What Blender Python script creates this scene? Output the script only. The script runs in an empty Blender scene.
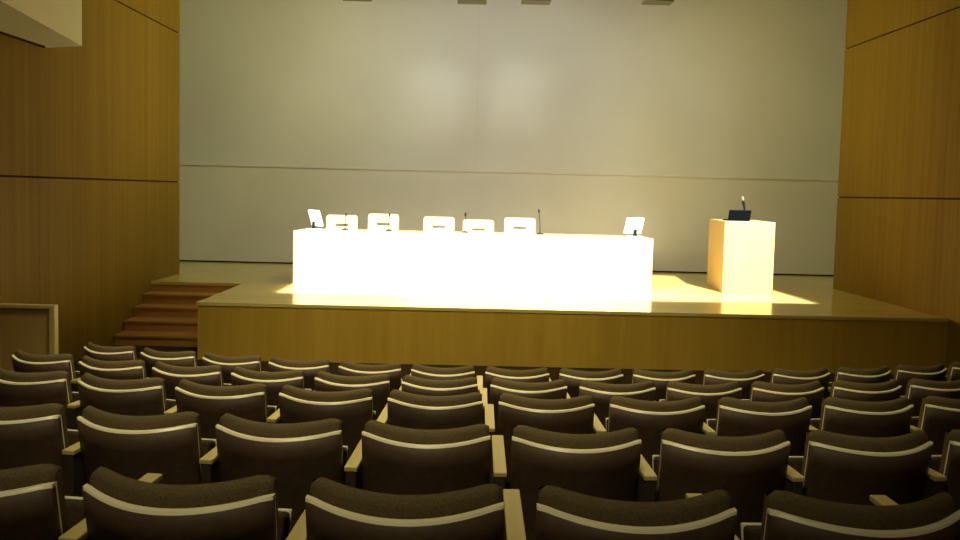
import bpy, bmesh, math
from mathutils import Vector, Matrix

C = bpy.context.scene.collection
sin, cos, pi = math.sin, math.cos, math.pi
CAM_Z = 2.15
STAGE_Z = 0.72

# ------------------------------------------------------------------ materials
def new_mat(name):
    m = bpy.data.materials.new(name); m.use_nodes = True
    nt = m.node_tree
    return m, nt, nt.nodes['Principled BSDF']

def plain(name, col, rough=0.6, metal=0.0, var=0.12, scale=14.0, bump=0.0, spec=0.5):
    """one colour broken by soft noise"""
    m, nt, b = new_mat(name)
    tc = nt.nodes.new('ShaderNodeTexCoord')
    nz = nt.nodes.new('ShaderNodeTexNoise'); nz.inputs['Scale'].default_value = scale
    nz.inputs['Detail'].default_value = 4
    nt.links.new(tc.outputs['Object'], nz.inputs['Vector'])
    rp = nt.nodes.new('ShaderNodeValToRGB')
    rp.color_ramp.elements[0].color = (*[c * (1 - var) for c in col], 1)
    rp.color_ramp.elements[1].color = (*[min(1, c * (1 + var)) for c in col], 1)
    rp.color_ramp.elements[0].position = 0.3; rp.color_ramp.elements[1].position = 0.7
    nt.links.new(nz.outputs['Fac'], rp.inputs['Fac'])
    nt.links.new(rp.outputs['Color'], b.inputs['Base Color'])
    b.inputs['Roughness'].default_value = rough
    b.inputs['Metallic'].default_value = metal
    b.inputs['Specular IOR Level'].default_value = spec
    if bump:
        bp = nt.nodes.new('ShaderNodeBump'); bp.inputs['Strength'].default_value = bump
        bp.inputs['Distance'].default_value = 0.01
        nt.links.new(nz.outputs['Fac'], bp.inputs['Height'])
        nt.links.new(bp.outputs['Normal'], b.inputs['Normal'])
    return m

def wood(name, c1, c2, rough=0.4, stretch=(30, 30, 1.2), var=0.5, bump=0.0, spec=0.5, fine=3.0):
    """straight grained veneer; the grain runs along the axis of the small stretch value"""
    m, nt, b = new_mat(name)
    tc = nt.nodes.new('ShaderNodeTexCoord')
    mp = nt.nodes.new('ShaderNodeMapping'); mp.inputs['Scale'].default_value = stretch
    nt.links.new(tc.outputs['Object'], mp.inputs['Vector'])
    n1 = nt.nodes.new('ShaderNodeTexNoise'); n1.inputs['Scale'].default_value = 1.0
    n1.inputs['Detail'].default_value = 6; n1.inputs['Roughness'].default_value = 0.65
    nt.links.new(mp.outputs['Vector'], n1.inputs['Vector'])
    mp2 = nt.nodes.new('ShaderNodeMapping')
    mp2.inputs['Scale'].default_value = tuple(s / 9 * fine / 3 for s in stretch)
    nt.links.new(tc.outputs['Object'], mp2.inputs['Vector'])
    n2 = nt.nodes.new('ShaderNodeTexNoise'); n2.inputs['Scale'].default_value = 1.0
    n2.inputs['Detail'].default_value = 2
    nt.links.new(mp2.outputs['Vector'], n2.inputs['Vector'])
    mx = nt.nodes.new('ShaderNodeMath'); mx.operation = 'MULTIPLY_ADD'
    mx.inputs[1].default_value = 0.5
    nt.links.new(n1.outputs['Fac'], mx.inputs[0])
    hl = nt.nodes.new('ShaderNodeMath'); hl.operation = 'MULTIPLY'; hl.inputs[1].default_value = 0.5
    nt.links.new(n2.outputs['Fac'], hl.inputs[0]); nt.links.new(hl.outputs[0], mx.inputs[2])
    rp = nt.nodes.new('ShaderNodeValToRGB')
    rp.color_ramp.elements[0].color = (*c1, 1); rp.color_ramp.elements[1].color = (*c2, 1)
    rp.color_ramp.elements[0].position = 0.5 - 0.5 * (1 - var); rp.color_ramp.elements[1].position = 0.5 + 0.5 * (1 - var)
    nt.links.new(mx.outputs[0], rp.inputs['Fac'])
    nt.links.new(rp.outputs['Color'], b.inputs['Base Color'])
    b.inputs['Roughness'].default_value = rough
    b.inputs['Specular IOR Level'].default_value = spec
    if bump:
        bp = nt.nodes.new('ShaderNodeBump'); bp.inputs['Strength'].default_value = bump
        bp.inputs['Distance'].default_value = 0.004
        nt.links.new(n1.outputs['Fac'], bp.inputs['Height'])
        nt.links.new(bp.outputs['Normal'], b.inputs['Normal'])
    return m

M = {}
M['wall_wood'] = wood('oak_wall_panels', (0.142, 0.083, 0.006), (0.225, 0.142, 0.012), 0.55, (60, 60, 0.6), 0.62, 0.25, 0.15, 8.0)
M['fascia_wood'] = wood('oak_stage_front', (0.37, 0.23, 0.032), (0.50, 0.325, 0.055), 0.42, (12, 12, 0.7), 0.65, 0.0, 0.35)
M['deck_wood'] = wood('maple_stage_floor', (0.50, 0.40, 0.12), (0.62, 0.50, 0.175), 0.16, (1.0, 14, 14), 0.6, 0.0, 0.55)
M['stair_wood'] = wood('stair_wood', (0.31, 0.155, 0.040), (0.43, 0.225, 0.065), 0.4, (1.0, 14, 14), 0.6, 0.0, 0.4)
M['table_wood'] = wood('maple_table', (0.66, 0.50, 0.22), (0.78, 0.62, 0.32), 0.35, (9, 9, 0.7), 0.6)
M['table_top'] = wood('maple_table_top', (0.62, 0.47, 0.21), (0.74, 0.59, 0.30), 0.07, (0.7, 9, 9), 0.6, 0.0, 1.0)
M['lectern_wood'] = wood('lectern_veneer', (0.58, 0.36, 0.11), (0.70, 0.46, 0.17), 0.35, (10, 10, 0.7), 0.6)
M['chair_wood'] = wood('chair_beech', (0.40, 0.27, 0.11), (0.50, 0.35, 0.15), 0.4, (0.8, 10, 10), 0.6)
M['ply'] = wood('beech_ply_edge', (0.74, 0.66, 0.50), (0.84, 0.76, 0.60), 0.32, (1.2, 30, 30), 0.6)
M['arm_wood'] = wood('beech_armrest', (0.40, 0.32, 0.125), (0.50, 0.41, 0.185), 0.35, (30, 1.5, 30), 0.6)
M['partition_wood'] = wood('partition_veneer', (0.38, 0.25, 0.09), (0.50, 0.34, 0.13), 0.45, (14, 14, 0.8), 0.6)
M['frame_wood'] = wood('pale_frame_wood', (0.45, 0.36, 0.15), (0.56, 0.46, 0.21), 0.4, (20, 20, 1.2), 0.6)
M['plaster'] = plain('grey_plaster', (0.61, 0.588, 0.545), 0.8, 0, 0.03, 1.2, 0, 0.2)
M['screen'] = plain('pale_upper_wall', (0.60, 0.597, 0.585), 0.6, 0, 0.03, 0.9, 0, 0.25)
M['soffit'] = plain('soffit_paint', (0.60, 0.60, 0.50), 0.75, 0, 0.03, 1.5, 0, 0.2)
M['ceiling'] = plain('ceiling_paint', (0.35, 0.33, 0.28), 0.85, 0, 0.04, 2, 0, 0.2)
M['carpet'] = plain('dark_carpet', (0.035, 0.022, 0.014), 0.95, 0, 0.35, 60, 0.3, 0.1)
M['gap'] = plain('shadow_gap', (0.02, 0.013, 0.006), 0.9, 0, 0.1, 10, 0, 0.1)
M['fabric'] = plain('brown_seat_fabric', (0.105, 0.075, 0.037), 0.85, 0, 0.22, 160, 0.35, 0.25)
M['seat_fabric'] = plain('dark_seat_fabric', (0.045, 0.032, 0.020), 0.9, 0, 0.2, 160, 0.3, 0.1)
M['shell_back'] = plain('dark_back_panel', (0.066, 0.039, 0.025), 0.55, 0, 0.15, 30, 0.05, 0.3)
M['support'] = plain('dark_support', (0.03, 0.02, 0.014), 0.6, 0, 0.12, 20)
M['black'] = plain('black_plastic', (0.006, 0.007, 0.008), 0.6, 0, 0.15, 40, 0, 0.08)
M['screen_dark'] = plain('dark_navy_casing', (0.0018, 0.003, 0.005), 0.8, 0, 0.15, 25, 0, 0.02)
M['white'] = plain('white_casing', (0.75, 0.77, 0.80), 0.4, 0, 0.03, 20)
M['grey'] = plain('grey_metal', (0.30, 0.30, 0.29), 0.4, 0.7, 0.08, 30)
M['fixture'] = plain('fixture_paint', (0.10, 0.10, 0.065), 0.5, 0.2, 0.1, 20)
M['pale_foam'] = plain('pale_foam', (0.30, 0.26, 0.18), 0.9, 0, 0.1, 80)
M['lens'] = plain('spot_lens', (0.5, 0.5, 0.45), 0.15, 0, 0.05, 20)

# ------------------------------------------------------------------ helpers
def bm_new(): return bmesh.new()

def quad(bm, pts, mi=0):
    f = bm.faces.new([bm.verts.new(p) for p in pts]); f.material_index = mi; return f

def box(bm, x0, x1, y0, y1, z0, z1, mi=0, mat=None, bevel=0.0):
    vs = [Vector((x, y, z)) for z in (z0, z1) for y in (y0, y1) for x in (x0, x1)]
    if mat is not None: vs = [mat @ v for v in vs]
    bv = [bm.verts.new(v) for v in vs]
    fs = []
    for idx in ((0, 2, 3, 1), (4, 5, 7, 6), (0, 1, 5, 4), (2, 6, 7, 3), (0, 4, 6, 2), (1, 3, 7, 5)):
        f = bm.faces.new([bv[i] for i in idx]); f.material_index = mi; fs.append(f)
    if bevel:
        es = list({e for f in fs for e in f.edges})
        r = bmesh.ops.bevel(bm, geom=es, offset=bevel, segments=2, affect='EDGES', profile=0.5)
        for f in r['faces']: f.material_index = mi

def prism(bm, pts, z0, z1, mi=0):
    """upright prism on a plan outline (counter-clockwise)"""
    lo = [bm.verts.new((x, y, z0)) for x, y in pts]; hi = [bm.verts.new((x, y, z1)) for x, y in pts]
    n = len(pts)
    for i in range(n):
        bm.faces.new((lo[i], lo[(i + 1) % n], hi[(i + 1) % n], hi[i])).material_index = mi
    bm.faces.new(hi).material_index = mi
    bm.faces.new(lo[::-1]).material_index = mi

def tube(bm, pts, r, n=10, mi=0):
    """round tube through points; r a number or one per point"""
    pts = [Vector(p) for p in pts]; rs = r if hasattr(r, '__len__') else [r] * len(pts)
    rings = []
    for i, p in enumerate(pts):
        d = (pts[min(i + 1, len(pts) - 1)] - pts[max(i - 1, 0)]).normalized()
        a = d.orthogonal().normalized() if i == 0 else (a - d * a.dot(d)).normalized()
        b = d.cross(a)
        rings.append([bm.verts.new(p + rs[i] * (cos(t * 2 * pi / n) * a + sin(t * 2 * pi / n) * b)) for t in range(n)])
    for A, B in zip(rings, rings[1:]):
        for t in range(n):
            f = bm.faces.new((A[t], A[(t + 1) % n], B[(t + 1) % n], B[t])); f.material_index = mi; f.smooth = True
    bm.faces.new(rings[0][::-1]).material_index = mi; bm.faces.new(rings[-1]).material_index = mi

def lathe(bm, prof, n=20, mi=0, mat=None):
    rings = []
    for r, z in prof:
        ring = []
        for t in range(n):
            v = Vector((r * cos(t * 2 * pi / n), r * sin(t * 2 * pi / n), z))
            ring.append(bm.verts.new(mat @ v if mat is not None else v))
        rings.append(ring)
    for A, B in zip(rings, rings[1:]):
        for t in range(n):
            f = bm.faces.new((A[t], A[(t + 1) % n], B[(t + 1) % n], B[t])); f.material_index = mi; f.smooth = True
    bm.faces.new(rings[0][::-1]).material_index = mi; bm.faces.new(rings[-1]).material_index = mi

def obj(name, bm, mats, parent=None):
    bmesh.ops.recalc_face_normals(bm, faces=bm.faces[:])
    me = bpy.data.meshes.new(name); bm.to_mesh(me); bm.free()
    for m in (mats if isinstance(mats, (list, tuple)) else [mats]): me.materials.append(m)
    o = bpy.data.objects.new(name, me); C.objects.link(o)
    if parent is not None: o.parent = parent
    return o

def tag(o, label, cat, group=None):
    o['label'] = label; o['category'] = cat
    if group: o['group'] = group
    return o

def thing(name, label, cat, loc=(0, 0, 0), rz=0.0, group=None):
    o = bpy.data.objects.new(name, None); C.objects.link(o)
    o.empty_display_size = 0.1
    o.location = loc; o.rotation_euler = (0, 0, rz)
    return tag(o, label, cat, group)

def struct(name, bm, mats):
    o = obj(name, bm, mats); o['kind'] = 'structure'; return o

def dup(root, loc, rz, label, group=None):
    r = root.copy(); C.objects.link(r); r.location = loc; r.rotation_euler = (0, 0, rz); r['label'] = label
    if group: r['group'] = group
    for ch in list(root.children):
        c = ch.copy(); C.objects.link(c); c.parent = r
        for g in list(ch.children):
            d = g.copy(); C.objects.link(d); d.parent = c
    return r

# ------------------------------------------------------------------ the hall
WL = lambda y: -4.887 + 0.01408 * y           # left wood wall, room side
WR = lambda y: 6.085 - 0.01478 * y            # right wood wall, room side
Y_REAR, Y_WING, Y_BACK, Z_CEIL = -5.0, 12.26, 14.34, 6.6

XC, YC = 0.5318, 17.4596                       # centre the seat rows curve around
ROWS = {'E': (11.8345, 0.0, -0.03792), 'D': (12.7715, 0.1435, -0.03402), 'C': (13.7168, 0.299, -0.03053),
        'B': (14.6997, 0.442, -0.02765), 'A': (15.6834, 0.598, -0.02555)}

def arc_y(R, x): return YC - math.sqrt(R * R - (x - XC) ** 2)

# floor: flat front floor, then curved terraces one step per row
bm = bm_new()
XS = [-4.95 + i * (6.15 + 4.95) / 60 for i in range(61)]
edges = [(ROWS['E'][0] + 0.27, 0.0)]
for a, b in (('D', 'C'), ('C', 'B'), ('B', 'A')):
    pass
levels = [ROWS[r][1] for r in 'EDCBA'] + [0.598 + 0.152 * k for k in range(1, 6)]
radii = [ROWS[r][0] + 0.27 for r in 'EDCBA'] + [15.6834 + 0.27 + 0.985 * k for k in range(1, 6)]
# radii[i] is the back edge of terrace i (riser up to terrace i+1)
for i, z in enumerate(levels):
    for x0, x1 in zip(XS, XS[1:]):
        if i == 0: f0 = f1 = 9.42
        else: f0, f1 = arc_y(radii[i - 1], x0), arc_y(radii[i - 1], x1)
        if i == len(levels) - 1: b0 = b1 = Y_REAR - 0.2
        else: b0, b1 = arc_y(radii[i], x0), arc_y(radii[i], x1)
        quad(bm, [(x0, b0, z), (x1, b1, z), (x1, f1, z), (x0, f0, z)])
        if i < len(levels) - 1:
            quad(bm, [(x0, b0, z), (x1, b1, z), (x1, b1, levels[i + 1]), (x0, b0, levels[i + 1])])
# strip of floor at the foot of the stage stairs
quad(bm, [(-4.95, 9.42, 0), (-3.30, 9.42, 0), (-3.30, 11.4, 0), (-4.95, 11.4, 0)])
bmesh.ops.remove_doubles(bm, verts=bm.verts[:], dist=0.0005)
struct('floor', bm, M['carpet'])

def wing_wall(name, face, sgn, z_low, z_up, bottom):
    """panelled side wall: backing slab with three tiers of veneer boards and thin dark joints between"""
    bm = bm_new()
    def slab(y0, y1, z0, z1, d0, d1, mi):
        pts = [(face(y0) + sgn * d0, y0), (face(y1) + sgn * d0, y1), (face(y1) + sgn * d1, y1), (face(y0) + sgn * d1, y0)]
        if sgn < 0: pts = pts[::-1]
        prism(bm, pts, z0, z1, mi)
    slab(Y_REAR - 0.2, Y_WING - 0.004, bottom, Z_CEIL, 0.014, 0.30, 1)
    g = 0.011
    for z0, z1 in ((bottom, z_low - g), (z_low + g, z_up - g), (z_up + g, Z_CEIL)):
        slab(Y_REAR, Y_WING, z0, z1, 0.0, 0.014, 0)
        # return of the boards round the free end at the stage
        x = face(Y_WING)
        xs = sorted((x, x + sgn * 0.30))
        box(bm, xs[0], xs[1], Y_WING, Y_WING + 0.014, z0, z1, 0)
    return struct(name, bm, [M['wall_wood'], M['gap']])

wing_wall('wall_left', WL, -1, 2.201, 4.551, -0.05)
wing_wall('wall_right', WR, 1, 2.211, 4.577, -0.05)

# wall behind the stage: plaster dado, shadow joint, pale upper wall standing slightly proud
bm = bm_new()
box(bm, -8.2, 9.2, Y_BACK + 0.06, Y_BACK + 0.3, -0.05, Z_CEIL, 2)
box(bm, -8.2, 9.2, Y_BACK, Y_BACK + 0.06, STAGE_Z + 0.024, 2.545, 0)
box(bm, -8.2, 0.0378, Y_BACK - 0.026, Y_BACK + 0.06, 2.53, Z_CEIL, 1)
box(bm, 0.039, 9.2, Y_BACK - 0.026, Y_BACK + 0.06, 2.53, Z_CEIL, 1)
struct('wall_back', bm, [M['plaster'], M['screen'], M['gap']])
bm = bm_new(); box(bm, -8.5, -8.2, Y_WING - 0.5, Y_BACK + 0.3, -0.05, Z_CEIL)
box(bm, -8.2, WL(Y_WING) - 0.29, Y_WING - 0.5, Y_WING - 0.3, -0.05, Z_CEIL)
struct('wall_stage_left', bm, M['plaster'])
bm = bm_new(); box(bm, 9.2, 9.5, Y_WING - 0.5, Y_BACK + 0.3, -0.05, Z_CEIL)
box(bm, WR(Y_WING) + 0.29, 9.2, Y_WING - 0.5, Y_WING - 0.3, -0.05, Z_CEIL)
struct('wall_stage_right', bm, M['plaster'])
bm = bm_new(); box(bm, -5.4, 6.6, Y_REAR - 0.3, Y_REAR, -0.05, Z_CEIL)
struct('wall_rear', bm, M['fascia_wood'])

# pale soffit box along the left wall, splayed into the room
bm = bm_new()
prism(bm, [(-4.301, 8.432), (WL(8.60) - 0.02, 8.60), (WL(1.0) - 0.02, 1.0), (-4.301 + 0.1763 * 7.43, 1.0)], 3.64, Z_CEIL - 0.01)
bm.normal_update()
prism(bm, [(WL(8.50) + 0.03, 8.50), (WL(8.50) - 0.02, 8.50), (WL(1.0) - 0.02, 1.0), (WL(1.0) + 0.03, 1.0)], 3.622, 3.66, 1)  # dark strip painting in the shade line where the soffit meets the wall
struct('soffit', bm, [M['soffit'], M['gap']])

# ceiling with unseen slots added to crop the stage projector beams
LAMP_R, LAMP_L = Vector((4.9, 5.7, 7.35)), Vector((-2.6, 5.7, 7.35))
# lit quadrilaterals on the stage floor, to which the slots crop the beams
PATCH_R = [(-1.0, 10.30), (4.80, 10.45), (4.72, 13.75), (-1.5, 13.75)]
PATCH_L = [(-2.63, 10.34), (3.60, 10.28), (3.44, 13.75), (-2.66, 13.75)]
k = (LAMP_R.z - Z_CEIL) / (LAMP_R.z - STAGE_Z)
def slot(L, P): return [(L.x + (x - L.x) * k, L.y + (y - L.y) * k) for x, y in P]
bm = bm_new()
def loop(pts, z):
    vs = [bm.verts.new((x, y, z)) for x, y in pts]
    return [bm.edges.new((vs[i], vs[(i + 1) % len(vs)])) for i in range(len(vs))]
es = loop([(-8.5, Y_REAR - 0.3), (9.5, Y_REAR - 0.3), (9.5, Y_BACK + 0.3), (-8.5, Y_BACK + 0.3)], Z_CEIL) + loop(slot(LAMP_R, PATCH_R), Z_CEIL) + loop(slot(LAMP_L, PATCH_L), Z_CEIL)
bmesh.ops.triangle_fill(bm, use_beauty=True, edges=es)
for f in bm.faces: f.material_index = 0
for hx0, hx1 in ((3.2, 6.0), (-3.9, -1.0)):  # unseen dark housings added above the slots to hold in stray light
    hy0, hy1 = 4.6, 7.6
    for a, b in (((hx0, hy0), (hx1, hy0)), ((hx1, hy0), (hx1, hy1)), ((hx1, hy1), (hx0, hy1)), ((hx0, hy1), (hx0, hy0))):
        quad(bm, [(*a, Z_CEIL + 0.002), (*b, Z_CEIL + 0.002), (*b, 7.8), (*a, 7.8)], 1)
    quad(bm, [(hx0, hy0, 7.8), (hx1, hy0, 7.8), (hx1, hy1, 7.8), (hx0, hy1, 7.8)], 1)
struct('ceiling', bm, [M['ceiling'], M['gap']])

# ------------------------------------------------------------------ stage and stairs
Y_ST, X_ST, Y_NOTCH = 9.33, -3.36, 11.22
stage = thing('stage', 'wide wooden stage across the hall in front of the pale back wall', 'stage', (0, Y_ST, 0))
def plan(pts): return [(x, y - Y_ST) for x, y in pts]
bm = bm_new()
g = 0.002
prism(bm, plan([(X_ST - 0.012, Y_ST - 0.012), (WR(Y_ST) - g, Y_ST - 0.012), (WR(Y_WING) - g, Y_WING), (WR(Y_WING) - g, Y_BACK - g),
                (WL(Y_WING) + g, Y_BACK - g), (WL(Y_WING) + g, Y_WING), (WL(Y_NOTCH) + g, Y_NOTCH), (X_ST - 0.012, Y_NOTCH)]),
      STAGE_Z - 0.04, STAGE_Z)
obj('stage_deck', bm, M['deck_wood'], stage)
bm = bm_new()
box(bm, X_ST, WR(Y_ST) - 0.002, 0, 0.03, 0.002, STAGE_Z - 0.041)
box(bm, X_ST, X_ST + 0.03, 0.03, Y_NOTCH - Y_ST - 0.002, 0.002, STAGE_Z - 0.041)
obj('stage_front_panel', bm, M['fascia_wood'], stage)
bm = bm_new()
box(bm, -8.2, WL(Y_WING) + 0.001, Y_WING + 0.02, Y_BACK, STAGE_Z - 0.04, STAGE_Z)
box(bm, WR(Y_WING) - 0.001, 9.2, Y_WING + 0.02, Y_BACK, STAGE_Z - 0.04, STAGE_Z)
struct('floor_backstage', bm, M['deck_wood'])

stairs = thing('stage_stairs', 'reddish-brown wooden stairs rising to the stage beside the left wall', 'stairs', (0, 10.05, 0))
for i in range(5):
    y = Y_NOTCH - 0.29 * (4 - i) - 10.05
    z1 = STAGE_Z * (i + 1) / 5
    if i == 4: continue
    bm = bm_new()
    box(bm, WL(11.3) + 0.002, X_ST - 0.014, y + 0.012, y + 0.288, 0.002, z1 - 0.03)
    box(bm, WL(11.3) + 0.002, X_ST - 0.014, y - 0.012, y + 0.299, z1 - 0.03, z1, 0)
    obj('step', bm, M['stair_wood'], stairs)
bm = bm_new()
box(bm, WL(11.3) + 0.002, X_ST - 0.014, Y_NOTCH + 0.012 - 10.05, Y_NOTCH + 0.03 - 10.05, 0.4, STAGE_Z - 0.042)
obj('riser', bm, M['stair_wood'], stairs)

# ------------------------------------------------------------------ conference table, chairs, equipment
TY, TX0, TX1, TZ = 11.30, -2.655, 2.705, 0.80
tb = thing('conference_table', 'long pale wooden panel table in bright light on stage', 'table', (0, TY, STAGE_Z))
bm = bm_new(); box(bm, TX0, TX1, 0, 0.03, 0, TZ, bevel=0.003); obj('front_panel', bm, M['table_wood'], tb)
for x in (TX0, TX1 - 0.03):
    bm = bm_new(); box(bm, x, x + 0.03, 0.031, 0.80, 0, TZ - 0.041, bevel=0.003); obj('end_panel', bm, M['table_wood'], tb)
bm = bm_new(); box(bm, TX0, TX1, 0.031, 0.80, TZ - 0.04, TZ, bevel=0.003); obj('tabletop', bm, M['table_top'], tb)

def rounded_rect(w, h, r, cx=0, cz=0, n=5):
    pts = []
    for sx, sz, a0 in ((1, 1, 0), (-1, 1, pi / 2), (-1, -1, pi), (1, -1, 3 * pi / 2)):
        for i in range(n + 1):
            a = a0 + i / n * pi / 2
            pts.append((cx + sx * (w / 2 - r) + r * cos(a), cz + sz * (h / 2 - r) + r * sin(a)))
    return pts

def plate_xz(bm, outer, holes, y0, y1, warp=None, mi=0):
    """plate in the xz plane with holes, thickness y0..y1, optional warp(x,z)->dy"""
    base = bm_new(); es = []
    for lp in [outer] + holes:
        vs = [base.verts.new((x, 0, z)) for x, z in lp]
        es += [base.edges.new((vs[i], vs[(i + 1) % len(vs)])) for i in range(len(vs))]
    bmesh.ops.triangle_fill(base, use_beauty=True, edges=es)
    idx = {}
    for v in base.verts:
        dy = warp(v.co.x, v.co.z) if warp else 0
        idx[v] = (bm.verts.new((v.co.x, y0 + dy, v.co.z)), bm.verts.new((v.co.x, y1 + dy, v.co.z)))
    for f in base.faces:
        bm.faces.new([idx[v][0] for v in f.verts]).material_index = mi
        bm.faces.new([idx[v][1] for v in reversed(f.verts)]).material_index = mi
    for e in base.edges:
        if len(e.link_faces) == 1:
            a, b = e.verts
            bm.faces.new((idx[a][0], idx[b][0], idx[b][1], idx[a][1])).material_index = mi
    base.free()

# chairs behind the table: pale moulded back with a hand slot, seat, four legs
def make_chair(label, loc, rz):
    t = thing('conference_chair', label, 'chair', loc, rz, 'chairs behind the conference table')
    bm = bm_new()
    outer = rounded_rect(0.50, 0.50, 0.045, 0, 0.75)
    slot = rounded_rect(0.22, 0.042, 0.02, 0, 0.842)
    plate_xz(bm, outer, [slot], -0.012, 0.012, lambda x, z: -0.10 * (z - 0.5) + 0.25 * x * x)
    obj('backrest', bm, M['chair_wood'], t)
    bm = bm_new(); box(bm, -0.235, 0.235, 0.03, 0.48, 0.42, 0.46, bevel=0.015); obj('seat', bm, M['fabric'], t)
    for x in (-0.2, 0.2):
        for y in (0.06, 0.44):
            bm = bm_new(); tube(bm, [(x * 1.05, y + (0.03 if y > .3 else -0.03), 0.005), (x, y, 0.42)], 0.014, 10)
            obj('leg', bm, M['grey'], t)
    for x in (-0.2, 0.2):
        bm = bm_new(); tube(bm, [(x, 0.06, 0.42), (x, 0.03, 0.5), (x, 0.02 + 0.25 * x * x, 0.66)], 0.012, 8)
        obj('back_support', bm, M['grey'], t)
    return t
# the backs face the audience: chair front (+y local) must point to the table, so turn by 180 deg
CH = [(-2.11, 1.730, 0.06, 'pale wooden chair next to the left monitor, leftmost of the five behind the table'),
      (-1.44, 1.765, -0.03, 'pale wooden chair behind the table, second from the left monitor'),
      (-0.54, 1.738, 0.02, 'pale wooden chair behind the table, middle one of the five'),
      (0.10, 1.705, 0.05, 'low pale wooden chair behind the table, fourth from the left monitor'),
      (0.77, 1.752, -0.04, 'pale wooden chair behind the table beside the tall dark microphone, rightmost of five')]
first = None
for x, ztop, rz, lab in CH:
    loc = (x, 12.30, STAGE_Z)
    if first is None: first = make_chair(lab, loc, pi + rz); c = first
    else: c = dup(first, loc, pi + rz, lab, 'chairs behind the conference table')
    c.scale = (1, 1, (ztop - STAGE_Z) / 1.0)

# monitors on the table, seen from behind
def monitor(label, loc, rz, tilt=0.30):
    t = thing('desk_monitor', label, 'monitor', loc, rz, 'monitors on the conference table')
    Rm = Matrix.Translation((0, 0, 0.175)) @ Matrix.Rotation(tilt, 4, 'X')
    bm = bm_new(); box(bm, -0.155, 0.155, -0.018, 0.018, -0.125, 0.125, mat=Rm, bevel=0.006)
    s = obj('casing', bm, M['white'], t)
    bm = bm_new(); box(bm, -0.14, 0.14, 0.0185, 0.020, -0.11, 0.11, mat=Rm); obj('display', bm, M['black'], t)
    bm = bm_new(); box(bm, -0.03, 0.03, -0.045, -0.025, 0.012, 0.12, bevel=0.004); obj('stand', bm, M['black'], t)
    bm = bm_new(); box(bm, -0.10, 0.10, -0.10, 0.06, 0, 0.012, bevel=0.004); obj('base', bm, M['white'], t)
    return t
TT = STAGE_Z + TZ
monitor('small white monitor turned inward at the left end of the table', (-2.42, 11.75, TT), -0.85)
monitor('small white monitor tilted back at the right end of the table', (2.50, 11.72, TT), 0.42)

def gooseneck(name, label, loc, h, lean, cap_mat, cap_r=0.014, group=None):
    t = thing(name, label, 'microphone', loc, 0, group)
    bm = bm_new(); lathe(bm, [(0.05, 0), (0.05, 0.012), (0.035, 0.02), (0.012, 0.024)], 18); obj('base', bm, M['black'], t)
    P = [(lean[0] * s * s, lean[1] * s * s, 0.02 + (h - 0.06) * s) for s in [i / 6 for i in range(7)]]
    bm = bm_new(); tube(bm, P, 0.006, 8); obj('gooseneck', bm, M['black'], t)
    d = (Vector(P[-1]) - Vector(P[-2])).normalized(); e = Vector(P[-1])
    bm = bm_new(); tube(bm, [e + d * q for q in (0, 0.008, 0.03, 0.055, 0.062)], [cap_r * .5, cap_r * .9, cap_r, cap_r * .85, cap_r * .3], 10)
    obj('capsule', bm, cap_mat, t)
    return t
G = 'gooseneck microphones on the table'
gooseneck('table_microphone', 'slim gooseneck microphone in front of the leftmost wooden chair', (-1.98, 11.85, TT), 0.24, (0.0, 0.05), M['black'], group=G)
gooseneck('table_microphone', 'slim gooseneck microphone in front of the second wooden chair from the left', (-1.30, 11.85, TT), 0.26, (0.0, 0.05), M['black'], group=G)
gooseneck('table_microphone', 'dark-tipped gooseneck microphone beside the low fourth chair', (-0.11, 11.85, TT), 0.29, (0.0, 0.04), M['black'], 0.018, G)
gooseneck('table_microphone', 'tall dark gooseneck microphone right of the rightmost wooden chair', (1.06, 11.85, TT), 0.37, (-0.02, 0.03), M['black'], 0.015, G)

# lectern
LR = -0.105
lec = thing('lectern', 'tall box lectern of honey-coloured wood on the right of the stage', 'lectern', (3.797, 11.386, STAGE_Z), LR)
LW, LD, LH = 0.735, 1.15, 1.085
bm = bm_new(); box(bm, 0, LW, 0, 0.03, 0, LH, bevel=0.003); obj('front_panel', bm, M['lectern_wood'], lec)
for x in (0, LW - 0.03):
    bm = bm_new(); box(bm, x, x + 0.03, 0.031, LD, 0, LH - 0.031, bevel=0.003); obj('side_panel', bm, M['lectern_wood'], lec)
bm = bm_new(); box(bm, 0, LW, 0.031, LD, LH - 0.03, LH, bevel=0.003); obj('top_panel', bm, M['lectern_wood'], lec)
bm = bm_new(); box(bm, 0.031, LW - 0.031, 0.25, LD - 0.05, 0.45, 0.47); obj('shelf', bm, M['lectern_wood'], lec)
Lm = Matrix.Translation((3.797, 11.386, STAGE_Z)) @ Matrix.Rotation(LR, 4, 'Z')
def on_lectern(x, y, z=LH): return Lm @ Vector((x, y, z))
p = on_lectern(0.27, 0.30)
t = thing('laptop', 'open dark laptop on top of the wooden lectern', 'laptop', p, 0.02)
bm = bm_new(); box(bm, -0.17, 0.17, 0.0, 0.24, 0, 0.018, bevel=0.004); obj('keyboard_base', bm, M['screen_dark'], t)
bm = bm_new(); box(bm, -0.17, 0.17, -0.012, 0.002, 0.0, 0.165, mat=Matrix.Translation((0, -0.005, 0.012)) @ Matrix.Rotation(0.28, 4, 'X'), bevel=0.004)
obj('lid', bm, M['screen_dark'], t)
p = on_lectern(0.42, 0.70)
t = thing('lectern_microphone', 'short microphone with a pale windshield above the lectern laptop', 'microphone', p, 0)
bm = bm_new(); lathe(bm, [(0.05, 0), (0.05, 0.015), (0.03, 0.025)], 18); obj('base', bm, M['grey'], t)
bm = bm_new(); tube(bm, [(0.03, 0, 0.02), (0.03, 0, 0.12), (0.028, 0, 0.2), (0.01, 0, 0.27), (-0.005, -0.01, 0.315)], [0.01, 0.01, 0.016, 0.022, 0.018], 10); obj('gooseneck', bm, M['black'], t)
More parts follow.
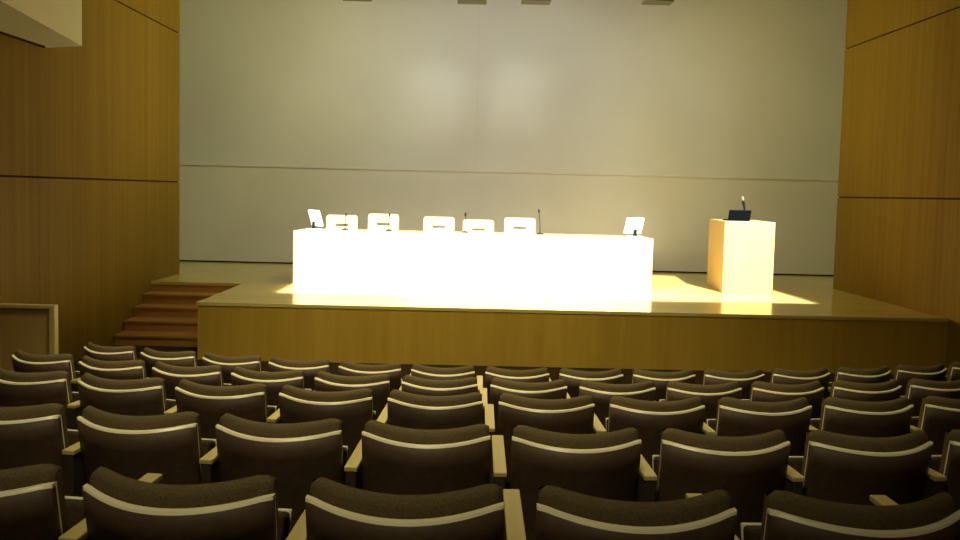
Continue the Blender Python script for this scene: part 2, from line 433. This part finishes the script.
bm = bm_new(); tube(bm, [(-0.005, -0.01, 0.31), (-0.008, -0.012, 0.325), (-0.014, -0.02, 0.35), (-0.02, -0.028, 0.375), (-0.022, -0.03, 0.385)], [0.010, 0.018, 0.022, 0.018, 0.008], 12)
obj('windshield', bm, M['pale_foam'], t)

# low framed partition in the left side aisle
pt = thing('low_partition', 'low wooden partition with a pale frame beside the left wall', 'partition', (0, 7.0, 0))
PX0, PXM, PX1, PZ = WL(7.0) + 0.005, -4.35, -3.82, 1.02
bm = bm_new(); box(bm, PX0, PX1 - 0.05, -0.015, 0.015, 0.02, PZ - 0.035); obj('panel', bm, M['partition_wood'], pt)
bm = bm_new(); box(bm, PX0, PX1, -0.035, 0.035, PZ - 0.035, PZ, bevel=0.004); obj('top_rail', bm, M['frame_wood'], pt)
bm = bm_new(); box(bm, PX1 - 0.05, PX1, -0.035, 0.035, 0, PZ - 0.036, bevel=0.004); obj('post', bm, M['frame_wood'], pt)
bm = bm_new(); box(bm, PXM - 0.02, PXM + 0.02, -0.03, -0.016, 0, 0.70, bevel=0.004); obj('post', bm, M['frame_wood'], pt)

# ------------------------------------------------------------------ auditorium seats
def shell_pt(u, v, off):
    """curved backrest surface; u across -1..1, v up 0..1, off = distance forward of the rear face"""
    s = 1 - u * u
    hw = 0.24 - 0.006 * (1 - v)
    rec = (1 - v) * 0.47 * 0.17
    # the top corners are slightly rounded
    zc = 0.003 * max(0.0, (abs(u) - 0.93) / 0.07) ** 2 * v
    return Vector((hw * u, -0.09 * s + rec + off, 0.808 - 0.47 * (1 - v) - 0.016 * s * v - zc))

def slab_grid(bm, f0, f1, nu, nv, mi=0):
    A = [[bm.verts.new(f0(-1 + 2 * i / nu, j / nv)) for i in range(nu + 1)] for j in range(nv + 1)]
    B = [[bm.verts.new(f1(-1 + 2 * i / nu, j / nv)) for i in range(nu + 1)] for j in range(nv + 1)]
    def q(*v, smooth=False):
        f = bm.faces.new(v); f.material_index = mi; f.smooth = smooth
    for j in range(nv):
        for i in range(nu):
            q(A[j][i], A[j][i + 1], A[j + 1][i + 1], A[j + 1][i], smooth=True); q(B[j][i], B[j + 1][i], B[j + 1][i + 1], B[j][i + 1], smooth=True)
    for i in range(nu):
        q(A[0][i], B[0][i], B[0][i + 1], A[0][i + 1]); q(A[nv][i], A[nv][i + 1], B[nv][i + 1], B[nv][i])
    for j in range(nv):
        q(A[j][0], A[j + 1][0], B[j + 1][0], B[j][0]); q(A[j][nu], B[j][nu], B[j + 1][nu], A[j + 1][nu])

def make_seat(label, loc, rz, group):
    t = thing('auditorium_seat', label, 'seat', loc, rz, group)
    # moulded ply shell: its pale edge is the line along the top and sides
    bm = bm_new(); slab_grid(bm, lambda u, v: shell_pt(u, v, 0.0), lambda u, v: shell_pt(u, v, 0.019), 20, 6)
    obj('back_shell', bm, M['ply'], t)
    # dark covering of the rear face, set just below the top edge
    bm = bm_new()
    slab_grid(bm, lambda u, v: shell_pt(u * 1.004, v * 0.979, -0.003), lambda u, v: shell_pt(u * 1.004, v * 0.979, 0.011), 20, 6)
    obj('rear_panel', bm, M['shell_back'], t)
    # padded cushion in front, rising over the shell with a rolled top
    bm = bm_new()
    nu, prof = 24, []
    for i in range(nu + 1):
        u = -1 + 2 * i / nu
        e = max(0.0, (abs(u) - 0.80) / 0.20)
        drop = 0.019 * e ** 2.2; thin = 0.030 * e ** 3
        uu = u * 0.975
        top = shell_pt(uu, 1, 0.019); bot = shell_pt(uu, 0.03, 0.019)
        ring = []
        T = 0.058 - thin; H = 0.044 - drop
        def P(fr, depth, lift): return bot.lerp(top, fr) + Vector((0, depth, lift))
        for fr, dp, lf in ((0, 0.002, 0), (0.5, 0.002, 0), (0.97, 0.002, 0), (1, 0.006, H * 0.45), (1, 0.016, H * 0.82), (1, 0.034, H), (1, T * 0.75, H * 0.88),
                           (1, T, H * 0.45), (0.97, T + 0.006, 0), (0.7, T + 0.008, 0), (0.35, T + 0.02, 0), (0.08, T + 0.012, 0), (0, T - 0.01, -0.005)):
            ring.append(bm.verts.new(P(fr, dp, lf)))
        prof.append(ring)
    n = len(prof[0])
    for A, B in zip(prof, prof[1:]):
        for j in range(n):
            f = bm.faces.new((A[j], B[j], B[(j + 1) % n], A[(j + 1) % n])); f.smooth = True
    bm.faces.new(prof[0]); bm.faces.new(prof[-1][::-1])
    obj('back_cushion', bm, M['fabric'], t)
    # tipped-up seat
    R = Matrix.Translation((0, 0.20, 0.47)) @ Matrix.Rotation(math.radians(74), 4, 'X')
    bm = bm_new(); box(bm, -0.205, 0.205, -0.19, 0.20, -0.012, 0.0, mat=R, bevel=0.003)
    obj('seat_pan', bm, M['ply'], t)
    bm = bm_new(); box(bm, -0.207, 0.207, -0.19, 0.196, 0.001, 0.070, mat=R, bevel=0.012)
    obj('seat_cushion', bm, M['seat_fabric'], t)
    add_arm(t, -0.28)
    return t

def arm_bms():
    a = bm_new(); box(a, -0.025, 0.025, 0.0, 0.44, 0.652, 0.672, bevel=0.004)
    s = bm_new(); box(s, -0.02, 0.02, 0.003, 0.40, 0.0, 0.651, bevel=0.004)
    return a, s
def add_arm(t, x):
    a, s = arm_bms()
    for o in (obj('armrest', a, M['arm_wood'], t), obj('arm_support', s, M['support'], t)): o.location.x = x

SEAT_S = 0.56
ORD = ['first', 'second', 'third', 'fourth', 'fifth', 'sixth', 'seventh', 'eighth', 'ninth', 'tenth', 'eleventh', 'twelfth', 'thirteenth', 'fourteenth']
ROW_TEXT = {'A': 'nearest row', 'B': 'second row from the camera', 'C': 'middle row', 'D': 'row just behind the front row', 'E': 'front row by the stage'}
RANGE = {'A': (-3, 1), 'B': (-4, 3), 'C': (-5, 4), 'D': (-6, 5), 'E': (-6, 7)}
proto = None
for r in 'EDCBA':
    R, z, ph = ROWS[r]; k0, k1 = RANGE[r]; nn = k1 - k0 + 1
    for i, kk in enumerate(range(k0, k1 + 1)):
        a = ph + (kk + 0.5) * SEAT_S / R
        hw = math.sqrt(R * R - 0.24 ** 2)          # the shell's side edges lie on the row's circle
        loc = (XC + hw * sin(a), YC - hw * cos(a), z)
        if i == 0: w = 'leftmost of its row'
        elif i == nn - 1: w = 'rightmost of its row'
        elif i < (nn + 1) // 2: w = ORD[i] + ' from the left'
        else: w = ORD[nn - 1 - i] + ' from the right'
        lab = 'brown auditorium seat in the %s, %s' % (ROW_TEXT[r], w)
        grp = 'seats in the ' + ROW_TEXT[r]
        if proto is None: t = proto = make_seat(lab, loc, a, grp)
        else: t = dup(proto, loc, a, lab, grp)
        if kk == k1: add_arm(t, 0.28)

# ------------------------------------------------------------------ spotlights hanging high in front of the back wall
bm = bm_new(); tube(bm, [(-4.68, 11.05, 5.62), (5.87, 11.05, 5.62)], 0.025, 10)
for x in (-4.5, -0.5, 3.2, 5.5): tube(bm, [(x, 11.05, 5.62), (x, 11.05, Z_CEIL - 0.002)], 0.012, 8)
tag(obj('hanging_pipe', bm, M['fixture']), 'dark pipe carrying the spotlights above the stage', 'pipe')
def spotlight(label, x, zb, first=None):
    loc = (x, 11.0, zb)
    if first: return dup(first, loc, 0, label, 'spotlights above the stage')
    t = thing('stage_spotlight', label, 'spotlight', loc, 0, 'spotlights above the stage')
    Rb = Matrix.Translation((0, 0, 0.25)) @ Matrix.Rotation(math.radians(-108), 4, 'X')
    bm = bm_new(); lathe(bm, [(0.10, -0.26), (0.15, -0.22), (0.17, 0.10), (0.19, 0.12), (0.19, 0.18), (0.165, 0.18)], 22, mat=Rb); obj('housing', bm, M['fixture'], t)
    bm = bm_new(); lathe(bm, [(0.155, 0.181), (0.14, 0.195), (0.05, 0.21)], 22, mat=Rb); obj('lens', bm, M['lens'], t)
    bm = bm_new()
    tube(bm, [(-0.215, 0, 0.25), (-0.215, 0.02, 0.5), (0, 0.05, 0.54), (0.215, 0.02, 0.5), (0.215, 0, 0.25)], 0.012, 8)
    tube(bm, [(0, 0.05, 0.54), (0, 0.05, 0.62)], 0.03, 8)
    obj('yoke', bm, M['fixture'], t)
    bm = bm_new(); box(bm, -0.21, 0.21, 0.09, 0.34, 0.0, 0.022); obj('barn_door', bm, M['fixture'], t)
    return t
s0 = spotlight('hanging stage spotlight, leftmost of four at the top of the pale wall', -1.76, 4.905)
spotlight('hanging stage spotlight above the chairs, second from the left of four', -0.08, 4.905, s0)
spotlight('hanging stage spotlight above the rightmost chair, third of four', 0.85, 4.925, s0)
spotlight('hanging stage spotlight above the right end of the table, rightmost of four', 2.62, 4.965, s0)

# ------------------------------------------------------------------ light
def light(name, kind, loc, energy, col, target=None, **kw):
    l = bpy.data.lights.new(name, kind); l.energy = energy; l.color = col
    for a, v in kw.items(): setattr(l, a, v)
    o = bpy.data.objects.new(name, l); C.objects.link(o); o.location = loc
    if target is not None:
        o.rotation_euler = (Vector(target) - Vector(loc)).to_track_quat('-Z', 'Y').to_euler()
    return o
PROJ = (1.0, 0.97, 0.87)
light('stage_projector', 'SPOT', LAMP_R, 22500, PROJ, (2.2, 11.7, 1.4), spot_size=math.radians(70), spot_blend=1.0, shadow_soft_size=0.012)
light('stage_projector', 'SPOT', LAMP_L, 26000, PROJ, (-1.2, 11.7, 1.4), spot_size=math.radians(70), spot_blend=1.0, shadow_soft_size=0.012)
light('wall_fill', 'AREA', (0.4, 9.4, 6.45), 78, (0.88, 1.0, 0.97), (0.5, 14.3, 2.2), shape='RECTANGLE', size=4.0, size_y=1.2, spread=math.radians(95))  # added fill without a fixture, lifts the middle of the back wall
light('wall_fill', 'AREA', (0.4, 9.4, 6.40), 70, (1.0, 0.98, 0.44), (-6.4, 14.3, 2.7), shape='RECTANGLE', size=2.0, size_y=1.2, spread=math.radians(80))  # added yellowish fill for the left end of the back wall
light('wall_fill', 'AREA', (1.6, 9.4, 6.40), 40, (1.0, 0.94, 0.36), (6.8, 14.3, 2.7), shape='RECTANGLE', size=2.0, size_y=1.2, spread=math.radians(72))  # added yellowish fill for the right end of the back wall
light('glow_spot', 'SPOT', (-0.08, 11.42, 5.05), 54, (1.0, 1.0, 0.86), (-0.72, 14.33, 3.92), spot_size=math.radians(30), spot_blend=0.9, shadow_soft_size=0.05)  # added spot imitating the tabletop's reflected glow on the wall, left streak
light('glow_spot', 'SPOT', (0.85, 11.42, 5.07), 54, (1.0, 1.0, 0.86), (0.80, 14.33, 3.96), spot_size=math.radians(30), spot_blend=0.9, shadow_soft_size=0.05)  # added likewise, imitates the right reflected streak
light('house_and_fill_light', 'SPOT', (-0.9, 5.4, 6.4), 1330, (1.0, 0.88, 0.43), (0.0, 6.9, 0.0), spot_size=math.radians(100), spot_blend=0.9, shadow_soft_size=0.6)
light('house_and_fill_light', 'SPOT', (-0.7, 0.3, 6.4), 760, (1.0, 0.90, 0.48), (-0.4, 5.2, 0.4), spot_size=math.radians(62), spot_blend=0.8, shadow_soft_size=0.6)  # added unseen fill from behind, brightens seat backs and trim

w = bpy.data.worlds.new('world'); w.use_nodes = True
w.node_tree.nodes['Background'].inputs['Color'].default_value = (0, 0, 0, 1)
bpy.context.scene.world = w

# ------------------------------------------------------------------ camera
th, ro, ya = 0.05682, -0.02395, 0.010465
F = Vector((sin(ya) * cos(th), cos(ya) * cos(th), -sin(th)))
U = Vector((cos(ya), -sin(ya), 0)); V = U.cross(F)
X = cos(ro) * U - sin(ro) * V; Y = sin(ro) * U + cos(ro) * V
cd = bpy.data.cameras.new('camera'); cam = bpy.data.objects.new('camera', cd); C.objects.link(cam)
mw = Matrix((( X.x, Y.x, -F.x, 0), (X.y, Y.y, -F.y, 0), (X.z, Y.z, -F.z, CAM_Z), (0, 0, 0, 1)))
cam.matrix_world = mw
cd.sensor_width = 36.0; cd.lens = 36.0 * 760.0 / 960.0; cd.shift_y = -(270 - 235.66) / 960.0
cd.clip_start = 0.05; cd.clip_end = 100
sc = bpy.context.scene
sc.camera = cam
sc.cycles.blur_glossy = 0.2
sc.view_settings.view_transform = 'Standard'; sc.view_settings.look = 'None'
sc.view_settings.exposure = 0.0; sc.view_settings.gamma = 1.0; sc.view_settings.use_curve_mapping = False
